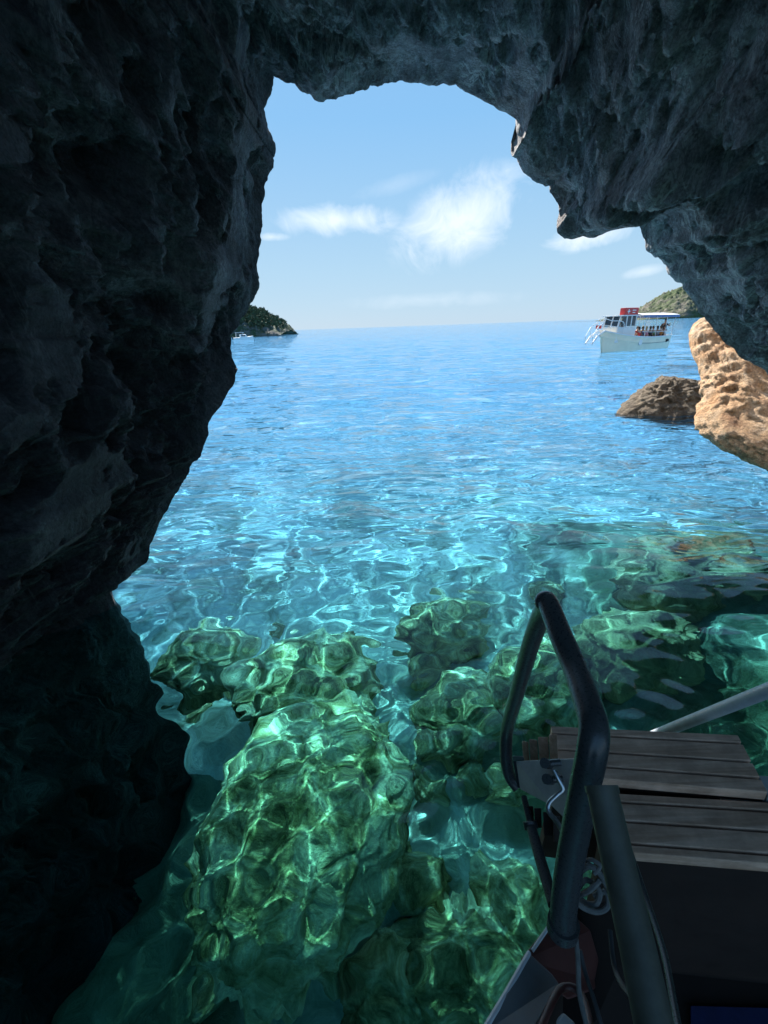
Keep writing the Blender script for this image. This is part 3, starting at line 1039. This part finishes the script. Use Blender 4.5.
SEATS = [(4.75, 0.92, 'red', 'navy', 'dark', 0, 'seated passenger in a red shirt just behind the wheelhouse of the tour boat'),
         (4.2, 0.92, 'navy', 'grey', 'brown', 1, 'seated passenger in a navy shirt next to the one in red on the tour boat'),
         (3.65, 0.92, 'pink', 'white', 'blond', 0, 'blond seated passenger in a pink shirt on the near bench of the tour boat'),
         (3.1, 0.92, 'black', 'black', 'dark', 1, 'seated passenger all in black on the near bench of the tour boat'),
         (2.55, 0.92, 'green', 'grey', 'brown', 0, 'seated passenger in a green shirt on the near bench of the tour boat'),
         (2.0, 0.92, 'grey', 'navy', 'dark', 1, 'seated passenger in a grey shirt on the near bench of the tour boat'),
         (1.4, 0.92, 'orange', 'black', 'brown', 0, 'seated passenger in an orange shirt near the stern of the tour boat'),
         (0.8, 0.92, 'white', 'red', 'dark', 1, 'seated passenger in a white shirt at the stern end of the near bench'),
         (4.5, -0.92, 'teal', 'grey', 'dark', 1, 'seated passenger in a teal shirt on the far bench behind the wheelhouse'),
         (3.8, -0.92, 'black', 'navy', 'brown', 0, 'seated passenger in a black shirt and navy shorts on the far bench'),
         (3.0, -0.92, 'blue', 'black', 'dark', 1, 'seated passenger in a blue shirt on the far bench of the tour boat'),
         (2.2, -0.92, 'red', 'black', 'dark', 0, 'seated passenger in a red shirt on the far bench of the tour boat'),
         (1.3, -0.92, 'yellow', 'grey', 'blond', 0, 'blond seated passenger in a yellow shirt on the far bench of the tour boat')]
for i, (x, y, sh, tr, ha, sk, lab) in enumerate(SEATS):
    person(aboard(x, y, 1.01), hd + (-R(90) if y > 0 else R(90)) + random.uniform(-.5, .5), sh, tr, ha, sk, lab, True, 'passengers seated on the tour boat', random.uniform(-0.02, 0.1))
person(aboard(0.35, 0.55, 0.62), hd + R(20), 'black', 'navy', 'dark', 1, 'standing crew member in dark clothes at the stern under the awning', False)
person(aboard(6.3, 0.2, 0.95), hd, 'white', 'navy', 'dark', 1, 'skipper in a white shirt standing inside the wheelhouse', False)

# ------------------------------------------------------------------ small far boat by the left headland
pw = at_z(243, 340.2, 0)
mbt = empty('motor_boat', pw, R(25))
tag(mbt, 'tiny white motor boat below the wooded headland at the left cave edge', 'boat')
vs, fs = [], []
for i in range(14):
    u = i / 13
    x = -3 + 6.4 * u
    g = 1.15 * (1 - max(0, (u - 0.5) / 0.5) ** 2.2) + 0.02
    h = 0.8 + 0.45 * u * u
    for y, z in ((-g, h), (-g * 0.75, -0.2), (g * 0.75, -0.2), (g, h)):
        vs.append((x, y, z))
for i in range(13):
    for k in range(4):
        a, b_ = i * 4 + k, i * 4 + (k + 1) % 4
        fs.append((a, a + 4, b_ + 4, b_))
fs += [(0, 1, 2, 3), (55, 54, 53, 52)]
link('hull', mesh('hull', vs, fs), M['white'], mbt).modifiers.new('edges', 'EDGE_SPLIT')
MB().prism([(-0.8, -0.8, 0.85), (1.5, -0.8, 0.95), (0.9, -0.8, 1.75), (-0.8, -0.8, 1.75)], (0, 1.6, 0)).build('cabin', M['white'], mbt, False, 0.05)
for y in (-0.81, 0.81):
    MB().box((0.1, y, 1.38), (1.3, 0.03, 0.36)).build('window', M['glass'], mbt)
MB().box((-0.9, 0, 2.35), (2.6, 1.9, 0.07)).build('sun_top', M['awning'], mbt)
for x in (-2.0, 0.2):
    for y in (-0.85, 0.85):
        MB().tube([(x, y, 0.9), (x, y, 2.35)], 0.03, 6).build('top_pole', M['white'], mbt, True)
MB().box((-3.1, 0, 0.75), (0.35, 0.4, 0.9)).build('outboard_motor', M['darkrub'], mbt, False, 0.06)

# ------------------------------------------------------------------ the boat we stand on
def wood_mat(name, c1, c2, axis_rot):
    m = mat(name, c1, 0.6)
    t = NT(m)
    mp = t.add('ShaderNodeMapping')
    mp.inputs['Rotation'].default_value = (0, 0, axis_rot)
    mp.inputs['Scale'].default_value = (2.5, 45, 45)
    t.link(t.obj(), mp.inputs['Vector'])
    g = t.noise(mp.outputs[0], 1.0, 6, 0.65, 0.4)
    c = t.ramp(g, [(0.3, c1), (0.7, c2)])
    s = t.ramp(t.noise(t.obj(), 7, 5, 0.7), [(0.35, (0.55, 0.55, 0.55)), (0.65, (1.1, 1.1, 1.1))])
    t.link(t.mix(0.8, c, s, 'MULTIPLY'), t.b.inputs['Base Color'])
    t.link(t.bump(g, 0.35, 0.004), t.b.inputs['Normal'])
    return m


M['plank'] = wood_mat('weathered_teak', (0.46, 0.26, 0.165), (0.80, 0.53, 0.39), R(3))
M['rail'] = painted('black_rail_paint', (0.05, 0.056, 0.06), 0.30, 0.12, 70)
M['post'] = painted('grey_green_post_paint', (0.10, 0.105, 0.085), 0.45, 0.35, 30)
M['steel'] = mat('brushed_steel', (0.55, 0.57, 0.58), 0.3, 0.9)
M['alu'] = painted('dull_aluminium_plate', (0.42, 0.45, 0.45), 0.5, 0.25, 16)
M['pole'] = painted('pale_blue_grey_pole_paint', (0.42, 0.48, 0.55), 0.4, 0.2, 20)
M['redbrown'] = painted('red_brown_hull_paint', (0.10, 0.03, 0.025), 0.5, 0.35, 9)
M['greyhull'] = painted('grey_hull_paint', (0.13, 0.15, 0.16), 0.45, 0.25, 7)
M['whitetrim'] = painted('white_trim', (0.62, 0.66, 0.70), 0.4, 0.15, 12)
M['darkhull'] = painted('dark_brown_bulwark', (0.026, 0.014, 0.010), 0.7, 0.4, 5)
M['bluemat'] = painted('blue_deck_mat', (0.01, 0.02, 0.09), 0.9, 0.3, 25)
M['rope'] = painted('grey_rope', (0.17, 0.175, 0.17), 0.9, 0.4, 60)
M['cable'] = painted('black_cable', (0.05, 0.055, 0.06), 0.45, 0.2, 30)

eb_loc = at_z(640, 900, 1.0)
eb = empty('excursion_boat', eb_loc, 0)
tag(eb, 'dark wooden excursion boat in the foreground with plank boarding steps, black handrail and grey posts', 'boat')
INV = Matrix.Translation(-eb_loc)


def B(mb, name, m, smooth=False, bevel=0.0, parent=None):
    return mb.build(name, m, parent or eb, smooth, bevel, INV)


# planks of the two boarding steps, each board with two shallow grooves
ZP = 1.30


def step(corners, lines, zt, m, th=0.035):
    """corners: far-left, far-right, near-right, near-left in pixels on the plane zt; lines split it in strips"""
    fl, fr, nr_, nl = [at_z(x, y, zt) for x, y in corners]
    cuts = [0] + lines + [1]
    for a, b_ in zip(cuts[:-1], cuts[1:]):
        a2, b2 = a + (0.022 if a > 0 else 0), b_ - (0.022 if b_ < 1 else 0)
        q = [fl.lerp(nl, a2), fr.lerp(nr_, a2), fr.lerp(nr_, b2), fl.lerp(nl, b2)]
        B(MB().prism(q, (0, 0, -th)), 'plank', m, False, 0.003)
    q = [p + Vector((0, 0, -th * 0.55)) for p in (fl.lerp(nl, .02), fr.lerp(nr_, .02), fr.lerp(nr_, .97), fl.lerp(nl, .97))]
    B(MB().prism(q, (0, 0, -0.03)), 'plank_bearer', M['darkhull'])


step([(551, 726), (738, 735), (768, 792), (560, 775)], [0.16, 0.50, 0.78], ZP, M['plank'])
step([(598, 792), (800, 804), (822, 868), (612, 851)], [0.16, 0.50, 0.86], ZP - 0.03, M['plank'])
# riser and dark bulwark under the near step
a, b_ = at_z(612, 852, ZP - 0.05), at_z(840, 872, ZP - 0.05)
B(MB().prism([a + Vector((0, .03, 0)), b_ + Vector((0, .03, 0)), b_ + Vector((0, .0, -1.0)), a + Vector((0, .0, -1.0))], (0, 0.04, 0)), 'bulwark', M['darkhull'])
a, b_ = at_z(560, 776, ZP - 0.07), at_z(790, 798, ZP - 0.07)
B(MB().prism([a, b_, b_ + Vector((0, 0.06, -0.5)), a + Vector((0, 0.06, -0.5))], (0, 0.03, 0)), 'riser', M['darkhull'])
# small grey bracket seen in the gap between the two steps
q = [at_z(x, y, ZP - 0.045) for x, y in ((720, 790), (760, 793), (765, 800), (722, 797))]
B(MB().prism(q, (0, 0, -0.02)), 'bracket', M['alu'], False, 0.002)
q = [at_z(x, y, ZP - 0.02) for x, y in ((758, 775), (790, 777), (800, 800), (768, 797))]
B(MB().prism(q, (0, 0, -0.04)), 'deck_edge', M['alu'], False, 0.004)

# the handrail loop
near = [(544, 604, .96), (548, 603, .955), (561, 636, .87), (575, 668, .80), (588, 704, .72), (594, 728, .68), (592, 752, .67), (584, 790, .69), (576, 830, .72), (569, 868, .745), (564, 905, .77), (563, 925, .79)]
B(MB().tube([at(*p) for p in near], [0.0215] * len(near), 20, 5), 'handrail', M['rail'], True)
farl = [(548, 604, .97), (540, 618, 1.05), (529, 650, 1.18), (518, 690, 1.36), (508, 725, 1.55), (506, 745, 1.6), (507, 765, 1.62), (511, 778, 1.63), (518, 787, 1.62)]
B(MB().tube([at(*p) for p in farl], [0.0215] * len(farl), 18, 5), 'handrail', M['rail'], True)
B(MB().ball(at(546, 602, .962), 0.0235, 18, 12), 'handrail_elbow', M['rail'], True)

fp = at(563, 926, .79)
B(MB().tube([fp + Vector((0, 0, 0.012)), fp - Vector((0, 0, 0.012))], 0.026, 20), 'rail_foot', M['rail'], True)
# thick grey post with its flat cap
pp = [at(602, 790, .60), at(618, 862, .56), at(638, 950, .51), at(657, 1040, .465), at(673, 1120, .43)]
post = B(MB().tube(pp, [0.0195] * 5, 28), 'post', M['post'], True)
d0 = (pp[0] - pp[1]).normalized()
B(MB().tube([pp[0] - d0 * 0.004, pp[0] + d0 * 0.005], 0.0208, 28), 'post_cap', M['post'], True, 0.0, post)
post.children[0].location = (0, 0, 0)
# second leaner strut and hose right of the post
B(MB().tube([at(627, 842, .98), at(645, 895, .88), at(663, 950, .78), at(673, 1000, .7), at(684, 1060, .62)], 0.0055, 12, 4), 'strut', M['rail'], True)

# pale pole reaching out on the right
B(MB().tube([at(640, 741, 2.12), at(768, 690.5, 1.36), at(830, 666, 1.15)], [0.0205] * 3, 18), 'pole', M['pole'], True)

# folded gangway treads, their side plate, latch and stay
tr = [(522, 741, 528, 742, 770), (529, 739, 537, 740, 770), (538, 737, 548, 737, 771), (549, 735, 557, 734, 772)]
for i, (xa, ya, xb, yb, y2) in enumerate(tr):
    d = 1.58 - 0.06 * i
    q = [at(xa, ya, d), at(xb, yb, d - .03), at(xb + 2, y2, d - .03), at(xa + 2, y2, d)]
    B(MB().prism(q, ray(540, 750) * 0.035), 'tread', M['plank'], False, 0.002)
for i, (xa, xb, y1, y2) in enumerate(((527, 533, 806, 822), (534, 541, 808, 828), (543, 552, 812, 836), (553, 560, 816, 842))):
    d = 1.46 - 0.04 * i
    q = [at(xa, y1, d), at(xb, y1, d), at(xb + 1, y2, d), at(xa + 1, y2, d)]
    B(MB().prism(q, ray(540, 820) * 0.03), 'tread_end', M['darkhull'], False, 0.002)
q = [at(516, 761, 1.44), at(578, 758, 1.22), at(578, 832, 1.12), at(552, 806, 1.24), at(520, 789, 1.42)]
pl = B(MB().prism(q, ray(545, 790) * 0.02), 'side_plate', M['alu'], False, 0.003)
q = [at(512, 756, 1.45), at(523, 756, 1.42), at(525, 760.5, 1.42), at(513, 761, 1.45)]
B(MB().prism(q, ray(518, 758) * 0.03), 'plate_lug', M['steel'], False, 0.002)
q = [at(513, 761, 1.452), at(517.5, 761, 1.44), at(521, 789, 1.418), at(517, 787, 1.43)]
B(MB().prism(q, ray(518, 770) * 0.035), 'plate_edge', M['rail'], False, 0.002)
for (x, y) in ((549, 764), (551, 780)):
    c0 = at(x, y, 1.235)
    B(MB().tube([c0 + ray(x, y) * 0.03, c0 - ray(x, y) * 0.015 + Vector((-.012, 0, 0.004))], 0.013, 12).tube([c0 + Vector((-0.022, 0, 0)), c0 + Vector((0.03, 0.0, 0.005))], 0.009, 10), 'bolt', M['rail'], True)
lat = [(554, 770, 1.2), (558, 778, 1.19), (563, 789, 1.18), (557, 795, 1.18), (549, 803, 1.17), (549, 812, 1.16), (557, 822, 1.14), (566, 838, 1.10), (572, 850, 1.08)]
B(MB().tube([at(*p) for p in lat], 0.0058, 10, 4), 'latch_rod', M['steel'], True)
B(MB().tube([at(524, 797, 1.5), at(531, 826, 1.42)], 0.010, 10).tube([at(530, 823, 1.42), at(541, 862, 1.3), at(554, 905, 1.18)], 0.0155, 12).tube([at(529.5, 821, 1.42), at(531.5, 829, 1.41)], 0.0215, 12), 'stay', M['rail'], True)

# hull flank on the outboard side
a1, a2, a3 = at(563, 905, 1.0), at(521, 958, .86), at(482, 1034, .70)
dn = Vector((0.02, 0.02, -0.9))
inb = Vector((0.34, 0.10, 0.0))
# red-brown upper strake, grey panel in front of it, both backed by the deep hull wall
B(MB().prism([at(563, 906, 1.0), at(520, 960, .865), at(568, 1000, .86), at(606, 985, .93), at(590, 930, .98)], ray(560, 950) * 0.02), 'hull_strake', M['redbrown'], False, 0.003)
B(MB().prism([at(529, 953, .845), at(482, 1032, .69), at(530, 1040, .70), at(560, 985, .83), at(552, 974, .84)], ray(520, 990) * 0.022), 'hull_panel', M['greyhull'], False, 0.004)
B(MB().tube([at(563, 906, .995), at(532, 951, .89)], 0.0035, 8), 'trim_strip', M['whitetrim'], True)
B(MB().tube([at(529, 953, .842), at(505, 995, .76), at(478, 1040, .672)], 0.0042, 8), 'trim_strip', M['whitetrim'], True)
B(MB().tube([at(540, 1030, .72), at(553, 1000, .77), at(562, 988, .8), at(574, 988, .8), at(584, 1000, .78), at(592, 1035, .72)], 0.006, 10, 4), 'hatch_rim', M['redbrown'], True)
B(MB().prism([at(556, 1020, .74), at(563, 1012, .755), at(576, 1024, .74), at(572, 1040, .72), at(556, 1040, .72)], ray(565, 1025) * 0.015), 'cleat', M['alu'], False, 0.004)
# deep wall behind and the deck inside
B(MB().prism([at(562, 912, 1.03), at(482, 1050, .75), at(482, 1050, .75) + Vector((0.3, 0.1, -1.1)), at(562, 912, 1.03) + Vector((0.3, 0.1, -0.75))], Vector((0.05, 0.03, 0))), 'hull', M['darkhull'])
B(MB().prism([at(566, 905, 1.06), at(650, 900, 1.04), at(700, 1100, .80), at(560, 1100, .78)], ray(610, 960) * 0.05), 'inner_wall', M['darkhull'])
zd = 1.0
q = [at_z(640, 960, zd - 0.32), at_z(900, 985, zd - 0.32), at_z(1000, 1300, zd - 0.32), at_z(600, 1300, zd - 0.32)]
B(MB().prism(q, (0, 0, -0.06)), 'deck', M['darkhull'])
q = [at_z(690, 1008, zd - 0.315), at_z(830, 1012, zd - 0.315), at_z(860, 1200, zd - 0.315), at_z(690, 1200, zd - 0.315)]
B(MB().prism(q, (0, 0, 0.012)), 'deck_mat', M['bluemat'])
# keel-deep body of the hull under the steps so that the boat floats in the water
q = [Vector((eb_loc.x - 0.02, eb_loc.y + 0.22, 0.62)), Vector((eb_loc.x + 2.2, eb_loc.y + 0.30, 0.62)), Vector((eb_loc.x + 2.4, -1.9, 0.62)), Vector((eb_loc.x - 0.25, -1.9, 0.62))]
B(MB().prism(q, (0, 0, -0.95)), 'hull_bottom', M['darkhull'], False, 0.05)

# rope and cables about the post
rp = [at(*p) for p in ((580, 872, .90), (589, 866, .88), (598, 872, .87), (606, 884, .86), (612, 896, .85))]
rope = MB().tube(rp, 0.0055, 8, 5)
rope.tube([at(*p) for p in ((578, 888, .89), (585, 880, .88), (594, 884, .87), (600, 893, .86), (596, 904, .86), (586, 903, .87), (580, 896, .88), (590, 890, .86), (600, 880, .86))], 0.005, 8, 6)
rope.tube([at(*p) for p in ((572, 898, .86), (584, 908, .85), (598, 912, .85), (608, 906, .85), (606, 892, .86), (594, 896, .87))], 0.0048, 8, 6)
rope.tube([at(*p) for p in ((584, 862, .9), (592, 860, .88), (600, 866, .87), (594, 874, .87))], 0.004, 8, 5)
o = rope.build('rope', M['rope'], None, True)
tag(o, 'tangled grey mooring rope looped round the foot of the black handrail', 'rope')
cb = MB().tube([at(*p) for p in ((571, 905, .80), (575, 930, .79), (578, 960, .77), (579, 990, .75), (584, 1015, .73), (590, 1040, .71))], 0.0042, 8, 5)
o = cb.build('cable', M['rope'], None, True)
tag(o, 'thin pale cable hanging down from the handrail foot beside the red-brown hull', 'cable')
cb = MB().tube([at(*p) for p in ((580, 950, .80), (586, 975, .78), (594, 1000, .75), (604, 1035, .72))], 0.0036, 8, 5)
o = cb.build('cable', M['cable'], None, True)
tag(o, 'black cable hanging between the pale cable and the thick grey post', 'cable')
cb = MB().tube([at(*p) for p in ((610, 930, .84), (614, 965, .80), (622, 985, .76), (634, 1000, .70))], 0.0042, 8, 5)
o = cb.build('hose', M['cable'], None, True)
tag(o, 'dark hose curving against the left side of the thick grey post', 'hose')

# ------------------------------------------------------------------ render settings
sc.view_settings.view_transform = 'Standard'
sc.view_settings.look = 'None'
sc.view_settings.exposure = 1.4
sc.view_settings.gamma = 1.0
sc.view_settings.use_curve_mapping = False
cy = sc.cycles
cy.use_denoising = True
cy.denoiser = 'OPENIMAGEDENOISE'
cy.denoising_input_passes = 'RGB_ALBEDO_NORMAL'
cy.max_bounces = 10
cy.diffuse_bounces = 4
cy.glossy_bounces = 4
cy.transmission_bounces = 8
cy.transparent_max_bounces = 8
cy.caustics_reflective = True
cy.caustics_refractive = True
cy.blur_glossy = 1.0
cy.sample_clamp_indirect = 4.0
cy.use_adaptive_sampling = True
cy.adaptive_threshold = 0.01
